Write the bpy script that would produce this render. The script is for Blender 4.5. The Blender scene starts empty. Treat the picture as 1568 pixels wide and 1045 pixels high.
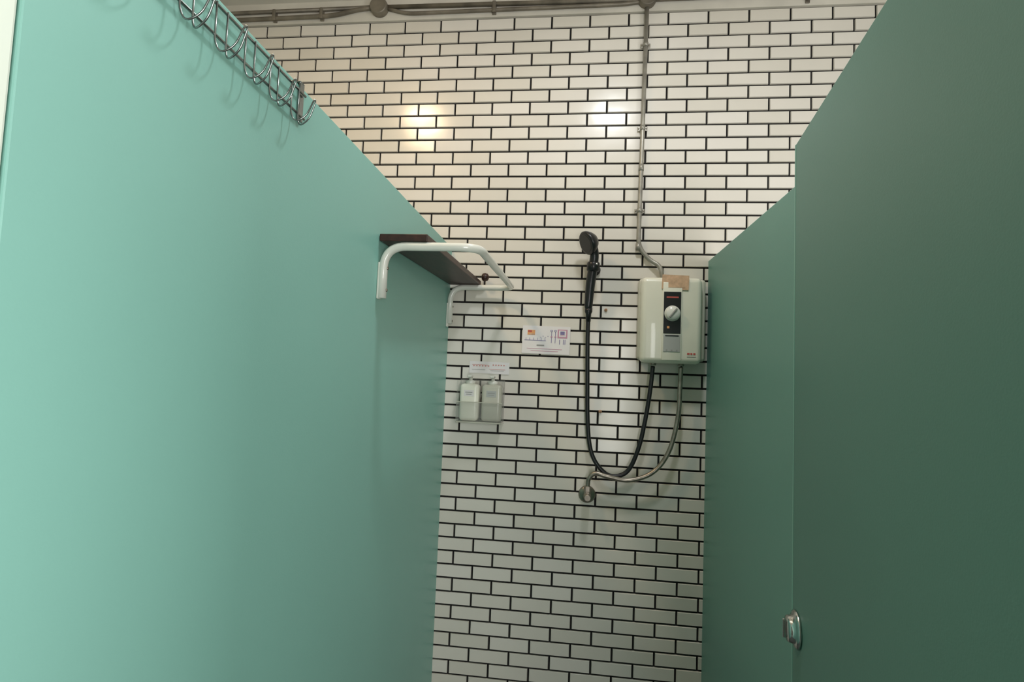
import bpy, bmesh, math, random
from mathutils import Vector, Matrix
random.seed(4)
sc=bpy.context.scene
try:
    sc.view_settings.view_transform='Standard'; sc.view_settings.look='None'
except Exception: pass

# ------------------------------------------------------------ camera
F=830.0
C=Vector((0,-2.0,1.5))
yaw,pitch,roll=math.atan(96/F),math.atan(52.6/F),0.040
R=Matrix.Rotation(yaw,3,'Z')@Matrix.Rotation(math.pi/2+pitch,3,'X')@Matrix.Rotation(roll,3,'Z')
cd=bpy.data.cameras.new('camera');cam=bpy.data.objects.new('camera',cd)
sc.collection.objects.link(cam);cam.matrix_world=Matrix.Translation(C)@R.to_4x4()
cd.sensor_width=36;cd.lens=F/1568*36;cd.clip_start=0.02
sc.camera=cam

# ------------------------------------------------------------ materials
def mat(name,col,rough=.5,metal=0,noise=0,nscale=8,bump=0,bscale=60,alpha=1,trans=0,emit=None,estr=0,coat=0,stretch=None):
    m=bpy.data.materials.new(name);m.use_nodes=True;nt=m.node_tree;b=nt.nodes['Principled BSDF']
    b.inputs['Roughness'].default_value=rough;b.inputs['Metallic'].default_value=metal
    b.inputs['Base Color'].default_value=(*col,1)
    b.inputs['Alpha'].default_value=alpha
    b.inputs['Transmission Weight'].default_value=trans
    b.inputs['Coat Weight'].default_value=coat
    tc=nt.nodes.new('ShaderNodeTexCoord')
    src=tc.outputs['Object']
    if stretch:
        mp=nt.nodes.new('ShaderNodeMapping');mp.inputs['Scale'].default_value=stretch
        nt.links.new(src,mp.inputs[0]);src=mp.outputs[0]
    n=nt.nodes.new('ShaderNodeTexNoise');n.inputs['Scale'].default_value=nscale;n.inputs['Detail'].default_value=5
    nt.links.new(src,n.inputs['Vector'])
    r=nt.nodes.new('ShaderNodeValToRGB')
    r.color_ramp.elements[0].position=.3;r.color_ramp.elements[1].position=.7
    r.color_ramp.elements[0].color=(*[c*(1-noise) for c in col],1)
    r.color_ramp.elements[1].color=(*[min(1,c*(1+noise*.5)) for c in col],1)
    nt.links.new(n.outputs['Fac'],r.inputs[0]);nt.links.new(r.outputs[0],b.inputs['Base Color'])
    if bump:
        n2=nt.nodes.new('ShaderNodeTexNoise');n2.inputs['Scale'].default_value=bscale
        nt.links.new(src,n2.inputs['Vector'])
        bp=nt.nodes.new('ShaderNodeBump');bp.inputs['Strength'].default_value=bump;bp.inputs['Distance'].default_value=.002
        nt.links.new(n2.outputs['Fac'],bp.inputs['Height']);nt.links.new(bp.outputs[0],b.inputs['Normal'])
    if emit:
        b.inputs['Emission Color'].default_value=(*emit,1);b.inputs['Emission Strength'].default_value=estr
    return m
M_tile=mat('glazed_cream_tile',(.73,.685,.61),.19,noise=.05,nscale=3,bump=.35,bscale=9)
M_tile2=mat('glazed_cream_tile_b',(.70,.655,.575),.21,noise=.05,nscale=3,bump=.35,bscale=9)
M_tile3=mat('glazed_cream_tile_c',(.76,.715,.645),.18,noise=.05,nscale=3,bump=.35,bscale=9)
M_grout=mat('black_grout',(.008,.007,.007),.9,noise=.3,nscale=30)
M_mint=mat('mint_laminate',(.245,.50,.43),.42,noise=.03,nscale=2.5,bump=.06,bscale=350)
M_mintd_shaded=mat('mint_laminate_door_shaded',(.105,.235,.195),.45,noise=.03,nscale=2.5,bump=.06,bscale=350)  # same mint, base colour darkened for the shade on door and front panel
M_mintr_shaded=mat('mint_laminate_side_shaded',(.15,.32,.27),.42,noise=.03,nscale=2.5,bump=.06,bscale=350)  # mint with the right partition's shade put into its colour
M_edge=mat('mint_edge_strip',(.24,.45,.38),.4)
M_plaster=mat('white_plaster',(.66,.62,.54),.9,noise=.12,nscale=6,bump=.3,bscale=30)
M_ceil=mat('ceiling_paint',(.74,.70,.62),.9,noise=.10,nscale=4,bump=.2,bscale=30)
M_cream=mat('cream_paint',(.74,.80,.70),.6,noise=.03)
M_grey_wall=mat('grey_wall_paint',(.25,.25,.24),.8,noise=.05)
M_floor=mat('floor_stone',(.12,.12,.115),.4,noise=.2,nscale=12,bump=.3,bscale=40)
M_pipe=mat('painted_steel_conduit',(.36,.34,.29),.38,metal=.45,noise=.25,nscale=25)
M_pipe2=mat('old_conduit',(.24,.21,.165),.5,metal=.4,noise=.4,nscale=14)
M_heat=mat('heater_cream_plastic',(.78,.755,.63),.28,noise=.03,coat=.3)
M_heatside=mat('heater_side_plastic',(.62,.60,.50),.4,noise=.04)
M_black=mat('black_plastic',(.012,.012,.013),.3,noise=.1)
M_rubber=mat('black_hose_rubber',(.010,.010,.012),.38,noise=.2,nscale=40)
M_chrome=mat('chrome',(.62,.62,.60),.16,metal=1,noise=.06,nscale=20)
M_wire=mat('rack_wire_steel',(.30,.32,.31),.25,metal=.95,noise=.2,nscale=60)
M_dchrome=mat('dull_steel',(.36,.32,.27),.34,metal=.9,noise=.25,nscale=60)
M_white=mat('white_enamel',(.74,.73,.66),.25,noise=.04,nscale=20,coat=.3)
M_wood=mat('dark_brown_wood',(.045,.015,.010),.4,noise=.5,nscale=9,stretch=(8,1,8),bump=.2,bscale=40)
M_paper=mat('paper',(.80,.76,.75),.6,noise=.03)
M_peach=mat('peach_tape',(.66,.42,.26),.6,noise=.25,nscale=60)
M_red=mat('red_print',(.50,.09,.07),.6)
M_rose=mat('faded_red_print',(.62,.28,.25),.6)
M_pink=mat('pink_print',(.55,.27,.36),.6)
M_purple=mat('violet_print',(.20,.17,.33),.6)
M_orange=mat('orange_print',(.78,.36,.14),.6)
M_grey=mat('grey_print',(.30,.29,.27),.5)
M_silver=mat('silver_label',(.42,.42,.40),.35,metal=.3)
M_bottle=mat('white_bottle',(.86,.84,.72),.3,noise=.04)
M_clear=mat('frosted_bottle',(.55,.53,.44),.22,noise=.08,nscale=20)
M_acryl=mat('clear_acrylic',(.5,.5,.45),.06,alpha=.13)
M_plug=mat('terracotta_plug',(.50,.26,.13),.7,noise=.2,nscale=80)
M_glow=mat('cool_diffuser',(.9,.95,1),.5,emit=(.85,.95,1),estr=14)
M_glow2=mat('warm_diffuser',(1,.8,.45),.5,emit=(1,.60,.20),estr=12)

# ------------------------------------------------------------ mesh builder
class B:
    def __init__(s,name): s.bm=bmesh.new();s.name=name;s.mats=[]
    def mi(s,m):
        if m not in s.mats:s.mats.append(m)
        return s.mats.index(m)
    def _fin(s,faces,m,smooth=False):
        i=s.mi(m)
        for f in faces:
            f.material_index=i;f.smooth=smooth
    def box(s,c,d,m,rot=None,bev=0,seg=2,smooth=False,taper=None):
        r=bmesh.ops.create_cube(s.bm,size=1);vs=r['verts']
        for v in vs:
            v.co=Vector((v.co.x*d[0],v.co.y*d[1],v.co.z*d[2]))
            if taper and v.co.y<0: v.co.x*=taper[0];v.co.z*=taper[1]
        fs=set(f for v in vs for f in v.link_faces)
        if bev:
            es=list(set(e for v in vs for e in v.link_edges))
            o=bmesh.ops.bevel(s.bm,geom=es,offset=bev,segments=seg,affect='EDGES',profile=.5)
            vs=set(vs)|set(o['verts']);vs={v for v in vs if v.is_valid}
            fs=set(f for v in vs for f in v.link_faces)
        T=Matrix.Translation(Vector(c))@(rot.to_4x4() if rot else Matrix.Identity(4))
        for v in {v for f in fs for v in f.verts}: v.co=T@v.co
        s._fin(fs,m,smooth)
    def lathe(s,c,axis,prof,m,n=32,smooth=True,ms=None,scale=(1,1)):
        ax=Vector(axis).normalized();q=ax.to_track_quat('Z','X').to_matrix()
        rings=[]
        for r,h in prof:
            rings.append([s.bm.verts.new(Vector(c)+q@Vector((r*scale[0]*math.cos(2*math.pi*k/n),r*scale[1]*math.sin(2*math.pi*k/n),h))) for k in range(n)])
        for j in range(len(rings)-1):
            fs=[]
            for k in range(n):
                try: fs.append(s.bm.faces.new((rings[j][k],rings[j][(k+1)%n],rings[j+1][(k+1)%n],rings[j+1][k])))
                except Exception: pass
            s._fin(fs,ms[j] if ms else m,smooth)
        f1=s.bm.faces.new(list(reversed(rings[0])));f2=s.bm.faces.new(rings[-1])
        s._fin([f1,f2],m,False)
    def tube(s,pts,r,m,n=12,smooth_pts=True,sub=8,flat=None):
        P=[Vector(p) for p in pts]
        rs=r if isinstance(r,(list,tuple)) else [r]*len(P)
        if smooth_pts and len(P)>2:
            Q=[];RR=[];E=[2*P[0]-P[1]]+P+[2*P[-1]-P[-2]]
            for i in range(1,len(E)-2):
                for k in range(sub):
                    t=k/sub;a,b,c,d=E[i-1],E[i],E[i+1],E[i+2]
                    Q.append(.5*((2*b)+(c-a)*t+(2*a-5*b+4*c-d)*t*t+(3*b-a-3*c+d)*t**3))
                    RR.append(rs[i-1]*(1-t)+rs[i]*t)
            Q.append(P[-1]);RR.append(rs[-1]);P,rs=Q,RR
        T0=(P[1]-P[0]).normalized();u=T0.orthogonal().normalized();rings=[]
        for i,p in enumerate(P):
            T=((P[min(i+1,len(P)-1)]-P[max(i-1,0)])).normalized()
            u=(u-T*u.dot(T)).normalized();w=T.cross(u)
            rings.append([s.bm.verts.new(p+(u*math.cos(2*math.pi*k/n)+w*math.sin(2*math.pi*k/n))*rs[i]) for k in range(n)])
        fs=[]
        for j in range(len(rings)-1):
            for k in range(n):
                fs.append(s.bm.faces.new((rings[j][k],rings[j][(k+1)%n],rings[j+1][(k+1)%n],rings[j+1][k])))
        s._fin(fs,m,True)
        s._fin([s.bm.faces.new(list(reversed(rings[0]))),s.bm.faces.new(rings[-1])],m)
    def ball(s,c,r,m,sc3=(1,1,1)):
        o=bmesh.ops.create_uvsphere(s.bm,u_segments=16,v_segments=10,radius=r)
        for v in o['verts']: v.co=Vector((v.co.x*sc3[0],v.co.y*sc3[1],v.co.z*sc3[2]))+Vector(c)
        s._fin({f for v in o['verts'] for f in v.link_faces},m,True)
    def done(s):
        bmesh.ops.recalc_face_normals(s.bm,faces=s.bm.faces[:])
        me=bpy.data.meshes.new(s.name);s.bm.to_mesh(me);s.bm.free()
        for m in s.mats: me.materials.append(m)
        o=bpy.data.objects.new(s.name,me);sc.collection.objects.link(o);return o
def fillet(pts,rad,n=6):
    P=[Vector(p) for p in pts];out=[P[0]]
    for i in range(1,len(P)-1):
        a=(P[i-1]-P[i]);b=(P[i+1]-P[i]);ra=min(rad,a.length*.49,b.length*.49)
        A=P[i]+a.normalized()*ra;Bq=P[i]+b.normalized()*ra
        for k in range(n+1):
            t=k/n;out.append(A*(1-t)**2+P[i]*2*t*(1-t)+Bq*t*t)
    out.append(P[-1]);return out

# ------------------------------------------------------------ room shell
X0,X1,YF,ZC=-2.2,2.2,-3.0,2.975
PW,PH=.1455,.0485;TOP=2.882
w=B('wall_back')
w.box(((X0+X1)/2,.056,ZC/2),(X1-X0,.10,ZC),M_grout)
w.box(((X0+X1)/2,0,(TOP+ZC)/2+.004),(X1-X0,.016,ZC-TOP),M_plaster)
gap=.0064
nr=int(TOP/PH)+1
i1,i2,i3=w.mi(M_tile),w.mi(M_tile2),w.mi(M_tile3)
for r in range(nr):
    zt=TOP-r*PH; zb=zt-PH+gap
    if zb<0: zb=0
    if zt-zb<.004: continue
    off=(.5*PW if r%2 else 0)+.04
    k=0;x=X0-PW+off
    while x<X1:
        a=max(x,X0);b=min(x+PW-gap,X1);x+=PW
        if b-a<.008: continue
        e=.0013;tx=random.gauss(0,.0008);tz=random.gauss(0,.0006)
        def yy(u,v): return -.0+ -.001+tx*u+tz*v
        vs=[w.bm.verts.new(p) for p in ((a,.008,zb),(b,.008,zb),(b,.008,zt),(a,.008,zt))]
        vm=[w.bm.verts.new(p) for p in ((a,.002,zb),(b,.002,zb),(b,.002,zt),(a,.002,zt))]
        vf=[w.bm.verts.new((px,yy(u,v),pz)) for px,pz,u,v in ((a+e,zb+e,-.5,-.5),(b-e,zb+e,.5,-.5),(b-e,zt-e,.5,.5),(a+e,zt-e,-.5,.5))]
        mi=random.choice((i1,i1,i2,i3))
        for q in range(4):
            for s0,s1 in ((vs,vm),(vm,vf)):
                f=w.bm.faces.new((s0[q],s0[(q+1)%4],s1[(q+1)%4],s1[q]));f.material_index=mi
        f=w.bm.faces.new(vf);f.material_index=mi
w.done()
b=B('floor');b.box(((X0+X1)/2,YF/2,-.05),(X1-X0+.2,-YF+.2,.1),M_floor);b.done()
b=B('ceiling');b.box(((X0+X1)/2,YF/2,ZC+.05),(X1-X0+.2,-YF+.2,.1),M_ceil);b.done()
b=B('wall_left');b.box((X0-.05,YF/2,ZC/2),(.1,-YF,ZC),M_cream);b.done()
# right wall with an unseen window opening, added for side light
sy0,sy1,sz0,sz1=-2.85,-1.85,.7,2.1
b=B('wall_right')
b.box((X1+.05,(YF+sy0)/2,ZC/2),(.1,sy0-YF,ZC),M_grey_wall)
b.box((X1+.05,sy1/2,ZC/2),(.1,-sy1,ZC),M_grey_wall)
b.box((X1+.05,(sy0+sy1)/2,sz0/2),(.1,sy1-sy0,sz0),M_grey_wall)
b.box((X1+.05,(sy0+sy1)/2,(sz1+ZC)/2),(.1,sy1-sy0,ZC-sz1),M_grey_wall)
b.done()
b=B('added_side_window')  # unseen frame, added around the side light's opening
for y in (sy0+.02,sy1-.02): b.box((X1+.05,y,(sz0+sz1)/2),(.06,.04,sz1-sz0),M_white,bev=.004)
for z in (sz0+.02,sz1-.02): b.box((X1+.05,(sy0+sy1)/2,z),(.06,sy1-sy0,.04),M_white,bev=.004)
b.done()
wx0,wx1,wz0,wz1=.25,1.10,.8,2.0
b=B('wall_front')
b.box(((X0+wx0)/2,YF-.05,ZC/2),(wx0-X0,.1,ZC),M_grey_wall)
b.box(((X1+wx1)/2,YF-.05,ZC/2),(X1-wx1,.1,ZC),M_grey_wall)
b.box(((wx0+wx1)/2,YF-.05,wz0/2),(wx1-wx0,.1,wz0),M_grey_wall)
b.box(((wx0+wx1)/2,YF-.05,(wz1+ZC)/2),(wx1-wx0,.1,ZC-wz1),M_grey_wall)
b.done()
b=B('window_1')
for x in (wx0+.02,wx1-.02): b.box((x,YF-.05,(wz0+wz1)/2),(.04,.06,wz1-wz0),M_white,bev=.004)
for z in (wz0+.02,wz1-.02): b.box(((wx0+wx1)/2,YF-.05,z),(wx1-wx0,.06,.04),M_white,bev=.004)
b.done()

# ------------------------------------------------------------ partitions & door
XL,XR=-.475,.47
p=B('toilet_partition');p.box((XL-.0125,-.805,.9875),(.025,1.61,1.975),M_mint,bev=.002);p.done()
p=B('toilet_partition.001');p.box((XR+.0125,-.80,.97),(.025,1.60,1.94),M_mintr_shaded,bev=.002);p.done()
p=B('trim_1');p.box((XL-.035,-1.635,1.08),(.07,.045,2.16),M_cream,bev=.003);p.done()
DT=2.012
p=B('partition_front_panel');p.box((.43,-1.69,DT/2),(.165,.04,DT),M_mintd_shaded,bev=.002);p.done()
e1=Vector((.452,-.822,0));dirv=Vector((-.1318,-.9913,0)).normalized();L=.835
nrm=Vector((-dirv.y,dirv.x,0))
if nrm.x>0: nrm=-nrm
rotd=Matrix((( nrm.x,dirv.x,0),(nrm.y,dirv.y,0),(0,0,1)))
TH=.016;DH=DT-.10
cen=e1+dirv*(L/2)-nrm*(TH/2)
d=B('door_1')
d.box((cen.x,cen.y,.10+DH/2),(TH,L,DH),M_mintd_shaded,rot=rotd,bev=.0015)
ec=e1-nrm*(TH/2)-dirv*.0015
d.box((ec.x,ec.y,.10+DH/2),(TH+.002,.005,DH),M_edge,rot=rotd,bev=.001)
lc=e1+dirv*.036+Vector((0,0,1.030))
d.lathe(lc,nrm,[(.034,0),(.036,.002),(.035,.005),(.030,.008),(.026,.009),(.025,.016),(.023,.019),(.012,.021)],M_chrome)
d.box(lc+nrm*.022,(.010,.008,.036),M_chrome,rot=rotd,bev=.003)
d.box(e1-dirv*.005+Vector((0,0,1.030))-nrm*(TH/2),(.013,.003,.07),M_chrome,rot=rotd)
for z in (.35,1.1,1.8):
    hp=e1+dirv*(L-.008)+nrm*.004;d.lathe((hp.x,hp.y,z-.04),(0,0,1),[(.007,0),(.007,.08)],M_chrome,n=14)
d.done()

# ------------------------------------------------------------ conduits
c=B('electrical_conduit')
c.tube(fillet([(.229,-.016,2.90),(.2225,-.016,2.3),(.219,-.016,1.985),(.262,-.018,1.935),(.296,-.028,1.915),(.306,-.034,1.862)],.035),.0078,M_pipe,smooth_pts=False)
for z,x in ((2.75,.2275),(2.43,.2237),(2.12,.2205)):
    c.box((x,-.0085,z),(.036,.004,.016),M_pipe,bev=.0015);c.tube([(x,-.016,z-.008),(x,-.016,z+.008)],.0098,M_pipe,smooth_pts=False)
    for s_ in (-1,1): c.ball((x+s_*.014,-.011,z),.003,M_dchrome)
for z,x in ((1.985,.219),(2.28,.2223)):
    c.tube([(x,-.016,z-.012),(x,-.016,z+.012)],.0098,M_pipe,smooth_pts=False)
c.lathe((.229,-.008,2.925),(0,-1,0),[(.032,0),(.033,.004),(.033,.026),(.030,.030)],M_pipe2,n=28)
c.tube(fillet([(-2.15,-.017,2.898),(-1.0,-.017,2.908),(-.90,-.017,2.930),(-.84,-.017,2.935)],.06),.0085,M_pipe2,smooth_pts=False)
c.tube([(-2.15,-.017,2.930),(-.84,-.017,2.937)],.0075,M_pipe2,smooth_pts=False)
c.tube([(-.78,-.017,2.935),(.229,-.017,2.925),(1.2,-.017,2.93)],.0085,M_pipe2,smooth_pts=False)
c.tube(fillet([(-.78,-.017,2.93),(-.70,-.017,2.905),(.15,-.017,2.910),(.229,-.017,2.92)],.05),.007,M_pipe2,smooth_pts=False)
c.lathe((-.81,-.008,2.932),(0,-1,0),[(.034,0),(.035,.004),(.035,.028),(.031,.032)],M_pipe2,n=28)
for x in (-1.9,-1.25,-1.05,-.35,.8):
    c.box((x,-.0105,2.917),(.016,.006,.05),M_pipe2,bev=.002);c.box((x,-.024,2.917),(.014,.008,.045),M_pipe2,bev=.003)
c.done()

# ------------------------------------------------------------ electric water heater
h=B('electric_water_heater')
hx,hz=.329,1.712;HW,HH=.210,.302
h.box((hx+.008,-.028,hz+.006),(HW+.020,.052,HH-.012),M_heatside,bev=.012,seg=3,smooth=True)
h.box((hx,-.072,hz),(HW,.044,HH),M_heat,bev=.018,seg=5,smooth=True,taper=(.97,.985))
h.box((hx+.001,-.0955,hz-.004),(.066,.006,HH-.03),M_heat,bev=.0025,seg=2,smooth=True)
h.box((hx+.001,-.0985,hz+.025),(.058,.004,.145),M_black,bev=.001)
h.box((hx+.001,-.0988,hz-.080),(.056,.004,.060),M_silver,bev=.001)
h.box((hx+.001,-.1012,hz-.055),(.045,.001,.004),M_black)
for k in range(3): h.box((hx-.016+k*.017,-.1012,hz-.125+.02),(.005,.001,.005),M_grey)
h.lathe((hx+.001,-.1,hz+.022),(0,-1,0),[(.027,0),(.027,.003),(.0235,.004),(.0235,.014),(.022,.017),(.005,.0175)],M_white,n=36)
h.box((hx+.001,-.119,hz+.022),(.006,.006,.040),M_grey,rot=Matrix.Rotation(math.radians(38),3,'Y'),bev=.002)
h.box((hx+.001,-.1008,hz+.078),(.040,.001,.005),M_red)
h.box((hx-.012,-.1008,hz-.026),(.008,.001,.008),M_orange)
h.box((hx+.010,-.0965,hz+HH/2-.020),(.090,.003,.050),M_peach,rot=Matrix.Rotation(math.radians(2),3,'Y'))
h.box((hx+.014,-.0985,hz+HH/2-.024),(.056,.001,.030),M_peach)
for k,(dx,ww) in enumerate(((.058,.010),(.068,.008),(.078,.009))): h.box((hx+dx,-.0948,hz-.115),(ww*.8,.001,.006),M_red)
h.box((hx+.068,-.0948,hz-.125),(.03,.001,.002),M_grey)
for x in (.276,.372):
    h.lathe((x,-.05,1.565),(0,0,-1),[(.011,0),(.011,.010)],M_dchrome,n=6 if x>.3 else 16)
h.done()

# ------------------------------------------------------------ hoses + shower
s=B('hand_shower')
s.tube([(.046,-.052,1.74),(.046,-.052,1.64),(.050,-.04,1.50),(.055,-.03,1.36),(.066,-.03,1.26),(.092,-.03,1.198),(.140,-.032,1.160),(.198,-.032,1.178),(.234,-.04,1.26),(.256,-.045,1.37),(.270,-.05,1.48),(.276,-.05,1.552)],.0078,M_rubber,n=12,sub=10)
s.tube([(.046,-.052,1.725),(.045,-.053,1.75),(.045,-.055,1.76),(.050,-.060,1.84),(.057,-.064,1.90),(.060,-.070,1.94),(.052,-.082,1.972)],[.0085,.0095,.0145,.0170,.0165,.016,.018],M_black,n=16,sub=8)
s.lathe((.046,-.052,1.752),(0,0,-1),[(.0135,0),(.0135,.014),(.0100,.022),(.0085,.05)],M_black,n=16)
hd=Vector((-.80,-.42,-.44)).normalized();hc=Vector((.040,-.086,1.982))
s.lathe(hc-hd*.012,hd,[(.012,-.016),(.026,-.010),(.036,.002),(.0425,.014),(.0435,.022),(.041,.026),(.036,.0265)],M_black,n=32)
s.lathe(hc+hd*.0135,hd,[(.032,0),(.031,.002)],M_black,n=32)
s.lathe((.064,-.004,1.898),(0,-1,0),[(.022,0),(.022,.008),(.012,.012),(.011,.034)],M_black,n=20)
s.lathe((.057,-.062,1.882),(.03,-.1,1),[(.018,0),(.023,.004),(.023,.030),(.020,.034)],M_black,n=20)
s.ball((.069,-.084,1.905),.0045,M_chrome)
s.done()

v=B('water_supply_hose')
v.tube([(.372,-.05,1.552),(.370,-.05,1.48),(.365,-.052,1.38),(.338,-.052,1.262),(.285,-.052,1.185),(.205,-.052,1.152),(.130,-.052,1.160),(.088,-.048,1.168),(.066,-.045,1.148),(.062,-.042,1.118)],.0080,M_dchrome,n=12,sub=12)
v.lathe((.062,-.002,1.085),(0,-1,0),[(.031,0),(.030,.005),(.024,.010),(.013,.012),(.013,.050),(.012,.056)],M_dchrome,n=28)
v.lathe((.062,-.042,1.085),(0,0,1),[(.011,0),(.011,.016),(.013,.018),(.013,.034),(.010,.036)],M_dchrome,n=6,smooth=False)
v.lathe((.062,-.054,1.085),(0,-1,0),[(.010,0),(.012,.004),(.012,.016),(.010,.018)],M_dchrome,n=20)
v.done()

for x,z in ((.110,1.752),(.100,1.382)):
    q=B('wall_plug');q.lathe((x,-.0015,z),(0,-1,0),[(.0058,0),(.0058,.004),(.003,.0055)],M_plug,n=14)
    q.lathe((x,-.0068,z),(0,-1,0),[(.002,0),(.0015,.001)],M_black,n=8);q.done()

# ------------------------------------------------------------ notices
n=B('notice_paper')
rt=Matrix.Rotation(math.radians(.8),3,'Y')
def pl(c0,dx,dz,w_,h_,m,y=-.0042): n.box((c0[0]+dx,y,c0[1]+dz),(w_,.0006,h_),m,rot=rt)
cc=(-.105,1.635);n.box((cc[0],-.003,cc[1]),(.176,.0016,.103),M_paper,rot=rt)
pl(cc,-.055,.027,.028,.018,M_orange);pl(cc,-.060,.031,.014,.007,M_red,-.0046);pl(cc,-.052,.021,.02,.005,M_peach,-.0046)
pl(cc,-.040,-.002,.080,.0018,M_purple)
for k in range(6): pl(cc,-.074+k*.014,.003,.0015,.009,M_purple)
for k in range(4): pl(cc,-.02+k*.009,.010+.004*(k%2),.004,.0015,M_purple)
for k in range(2):
    pl(cc,.020+k*.014,.012,.002,.046,M_purple);pl(cc,.020+k*.014,.034,.008,.007,M_purple);pl(cc,.020+k*.014,.034,.004,.0035,M_paper,-.0046)
    pl(cc,.020+k*.014,.012,.007,.004,M_pink,-.0046)
pl(cc,.060,.024,.036,.032,M_pink);pl(cc,.060,.025,.026,.023,M_paper,-.0046);pl(cc,.060,.027,.016,.012,M_purple,-.005);pl(cc,.060,.018,.018,.002,M_pink,-.005)
for dx in (.050,.064,.070): pl(cc,dx,-.006,.0022,.018,M_purple)
pl(cc,-.02,-.020,.028,.005,M_grey)
for k in range(2): pl(cc,-.005,-.033-k*.008,.13-.03*k,.0016,M_pink)
n.done()
n=B('label_strip')
cc=(-.312,1.525);n.box((cc[0],-.003,cc[1]),(.150,.0016,.044),M_paper,rot=rt)
pl(cc,-.035,.010,.060,.0015,M_rose)
for k in range(6): pl(cc,-.058+k*.011,.006,.0055,.0045,M_rose)
for k in range(5): pl(cc,.015+k*.010,.010,.005,.005,M_rose)
pl(cc,.03,-.006,.06,.0015,M_rose);pl(cc,.03,-.011,.05,.0015,M_grey);pl(cc,-.04,-.008,.05,.0015,M_grey)
n.done()

# ------------------------------------------------------------ dispensers
k=B('soap_dispenser')
k.box((-.333,-.006,1.400),(.166,.006,.160),M_acryl,bev=.002)
k.box((-.333,-.040,1.326),(.166,.070,.005),M_clear,bev=.002)
k.box((-.333,-.074,1.362),(.166,.003,.072),M_acryl,bev=.001)
k.box((-.333,-.0745,1.398),(.166,.004,.003),M_clear,bev=.001)
for sx in (-.414,-.252): k.box((sx,-.04,1.40),(.004,.07,.15),M_acryl,bev=.0015)
k.box((-.372,-.042,1.397),(.070,.056,.134),M_bottle,bev=.014,seg=4,smooth=True)
k.box((-.290,-.042,1.397),(.072,.056,.132),M_clear,bev=.012,seg=4,smooth=True)
for x,m in ((-.372,M_bottle),(-.290,M_clear)):
    k.lathe((x,-.042,1.462),(0,0,1),[(.018,0),(.018,.012),(.013,.014),(.006,.016),(.006,.026)],M_white,n=20)
    k.box((x,-.052,1.491),(.016,.040,.008),M_white,bev=.003)
    k.box((x,-.0705,1.43),(.036,.001,.022),M_paper if x<-.35 else M_silver)
    k.box((x,-.0713,1.433),(.026,.0006,.0025),M_grey);k.box((x,-.0713,1.426),(.020,.0006,.002),M_grey)
k.done()

# ------------------------------------------------------------ shelf rail + board
r=B('wall_shelf')
yn,yf,zn,zf,xo=-.752,-.040,1.799,1.819,-.232
r.tube(fillet([(XL+.012,yn,1.672),(XL+.012,yn,zn),(xo,yn,zn),(xo,yf,zf),(XL+.012,yf,zf),(XL+.012,yf,1.682)],.055,10),.0105,M_white,n=16,smooth_pts=False)
for y in (yn,yf):
    for z in (1.692,1.745): r.lathe((XL+.020,y,z),(1,0,0),[(.004,0),(.004,.004),(.002,.005)],M_dchrome,n=10)
    r.box((XL+.004,y,1.715),(.008,.016,.09),M_white,bev=.003)
ang=math.atan((zf-zn)/(yf-yn))
r.box((XL+.001+.060,-.390,(zn+zf)/2+.0200),(.118,.745,.017),M_wood,rot=Matrix.Rotation(ang,3,'X'),bev=.002)
r.lathe((XL+.125,-.03,1.860),(1,0,0),[(.008,0),(.014,.004),(.016,.012),(.013,.022),(.006,.026)],M_wood,n=18)
r.done()

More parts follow.
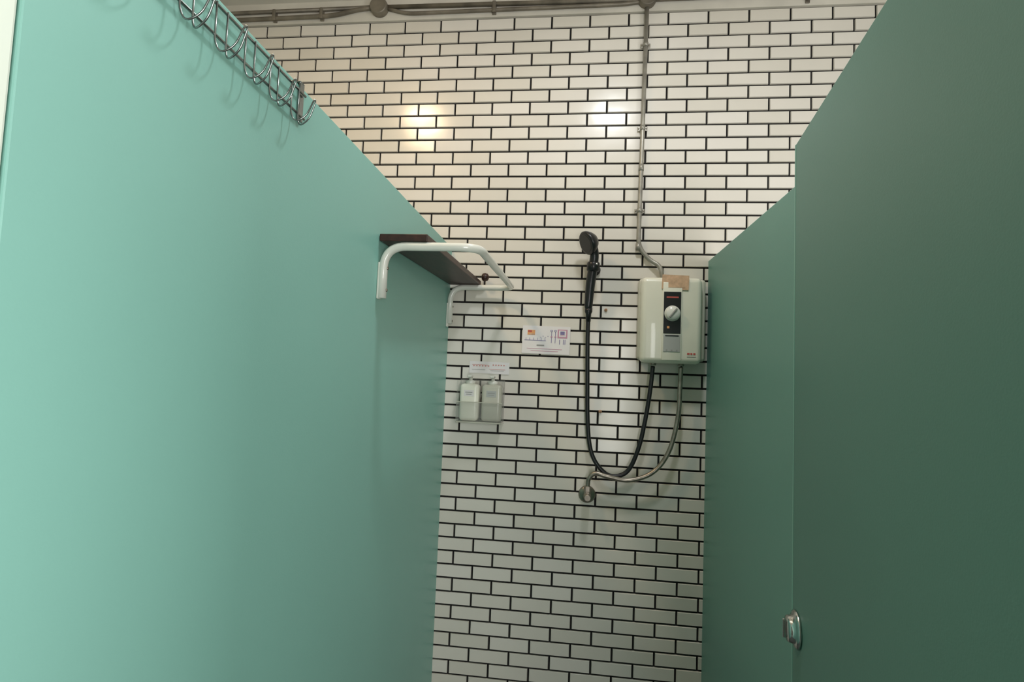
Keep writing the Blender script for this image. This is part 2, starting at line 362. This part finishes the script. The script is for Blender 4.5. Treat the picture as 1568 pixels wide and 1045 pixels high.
# ------------------------------------------------------------ over-panel hook rack
g=B('hook_rack')
xa=XL+.008
y0,y1=-1.155,-1.60
for z,x,rr in ((1.958,xa,.0021),(1.918,xa,.0021)):
    g.tube([(x,y0,z),(x,y1,z)],rr,M_wire,n=10,smooth_pts=False)
y=-1.180
while y>-1.6:
    a,bb=y,y-.022
    g.tube(fillet([(xa+.002,a,1.960),(xa+.002,a,1.908),(xa+.008,a-.003,1.893),(xa+.026,a-.006,1.903),(xa+.036,a-.008,1.930),(xa+.037,(a+bb)/2,1.934),(xa+.036,bb+.008,1.930),(xa+.026,bb+.006,1.903),(xa+.008,bb+.003,1.893),(xa+.002,bb,1.908),(xa+.002,bb,1.960)],.010,4),.0013,M_wire,n=8,smooth_pts=False)
    y-=.062
for y in (-1.160,-1.585):
    g.box((XL+.003,y,1.945),(.003,.014,.065),M_wire,bev=.001)
    g.box((XL-.0125,y,1.9785),(.034,.014,.003),M_wire,bev=.001)
    g.box((XL-.0275,y,1.960),(.003,.014,.04),M_wire,bev=.001)
g.done()

# ------------------------------------------------------------ lamps
def lamp(x,y,m,col,power,size):
    l=B('ceiling_lamp');l.lathe((x,y,ZC),(0,0,-1),[(size*1.15,0),(size*1.15,.02),(size*1.05,.05)],M_white,n=36)
    l.lathe((x,y,ZC-.05),(0,0,-1),[(size,0),(size*.95,.018),(size*.6,.03)],m,n=36)
    o=l.done()
    ld=bpy.data.lights.new('lamp_light','AREA');ld.shape='DISK';ld.size=size*2;ld.energy=power;ld.color=col
    lo=bpy.data.objects.new('lamp_light',ld);sc.collection.objects.link(lo);lo.location=(x,y,ZC-.085);lo.parent=o
lamp(.15,-.86,M_glow,(.94,.97,1),7.5,.080)
lamp(-.88,-.90,M_glow2,(1,.76,.48),7.5,.080)
def area(name,loc,target,sx,sy,power,col):
    ld=bpy.data.lights.new(name,'AREA');ld.shape='RECTANGLE';ld.size=sx;ld.size_y=sy;ld.energy=power;ld.color=col
    lo=bpy.data.objects.new(name,ld);sc.collection.objects.link(lo);lo.location=loc
    lo.rotation_euler=(Vector(target)-Vector(loc)).to_track_quat('-Z','Y').to_euler()
area('window_daylight',((wx0+wx1)/2,YF-.11,(wz0+wz1)/2),((wx0+wx1)/2,0,(wz0+wz1)/2),.84,1.18,42,(1,.985,.95))
area('added_side_light',(X1+.11,(sy0+sy1)/2,(sz0+sz1)/2),(0,(sy0+sy1)/2,(sz0+sz1)/2),.98,1.38,42,(1,.99,.96))  # added light from the right, steepens falloff along the left partition
wd=bpy.data.worlds.new('world');sc.world=wd;wd.use_nodes=True
wd.node_tree.nodes['Background'].inputs[0].default_value=(.8,.9,1,1);wd.node_tree.nodes['Background'].inputs[1].default_value=.6
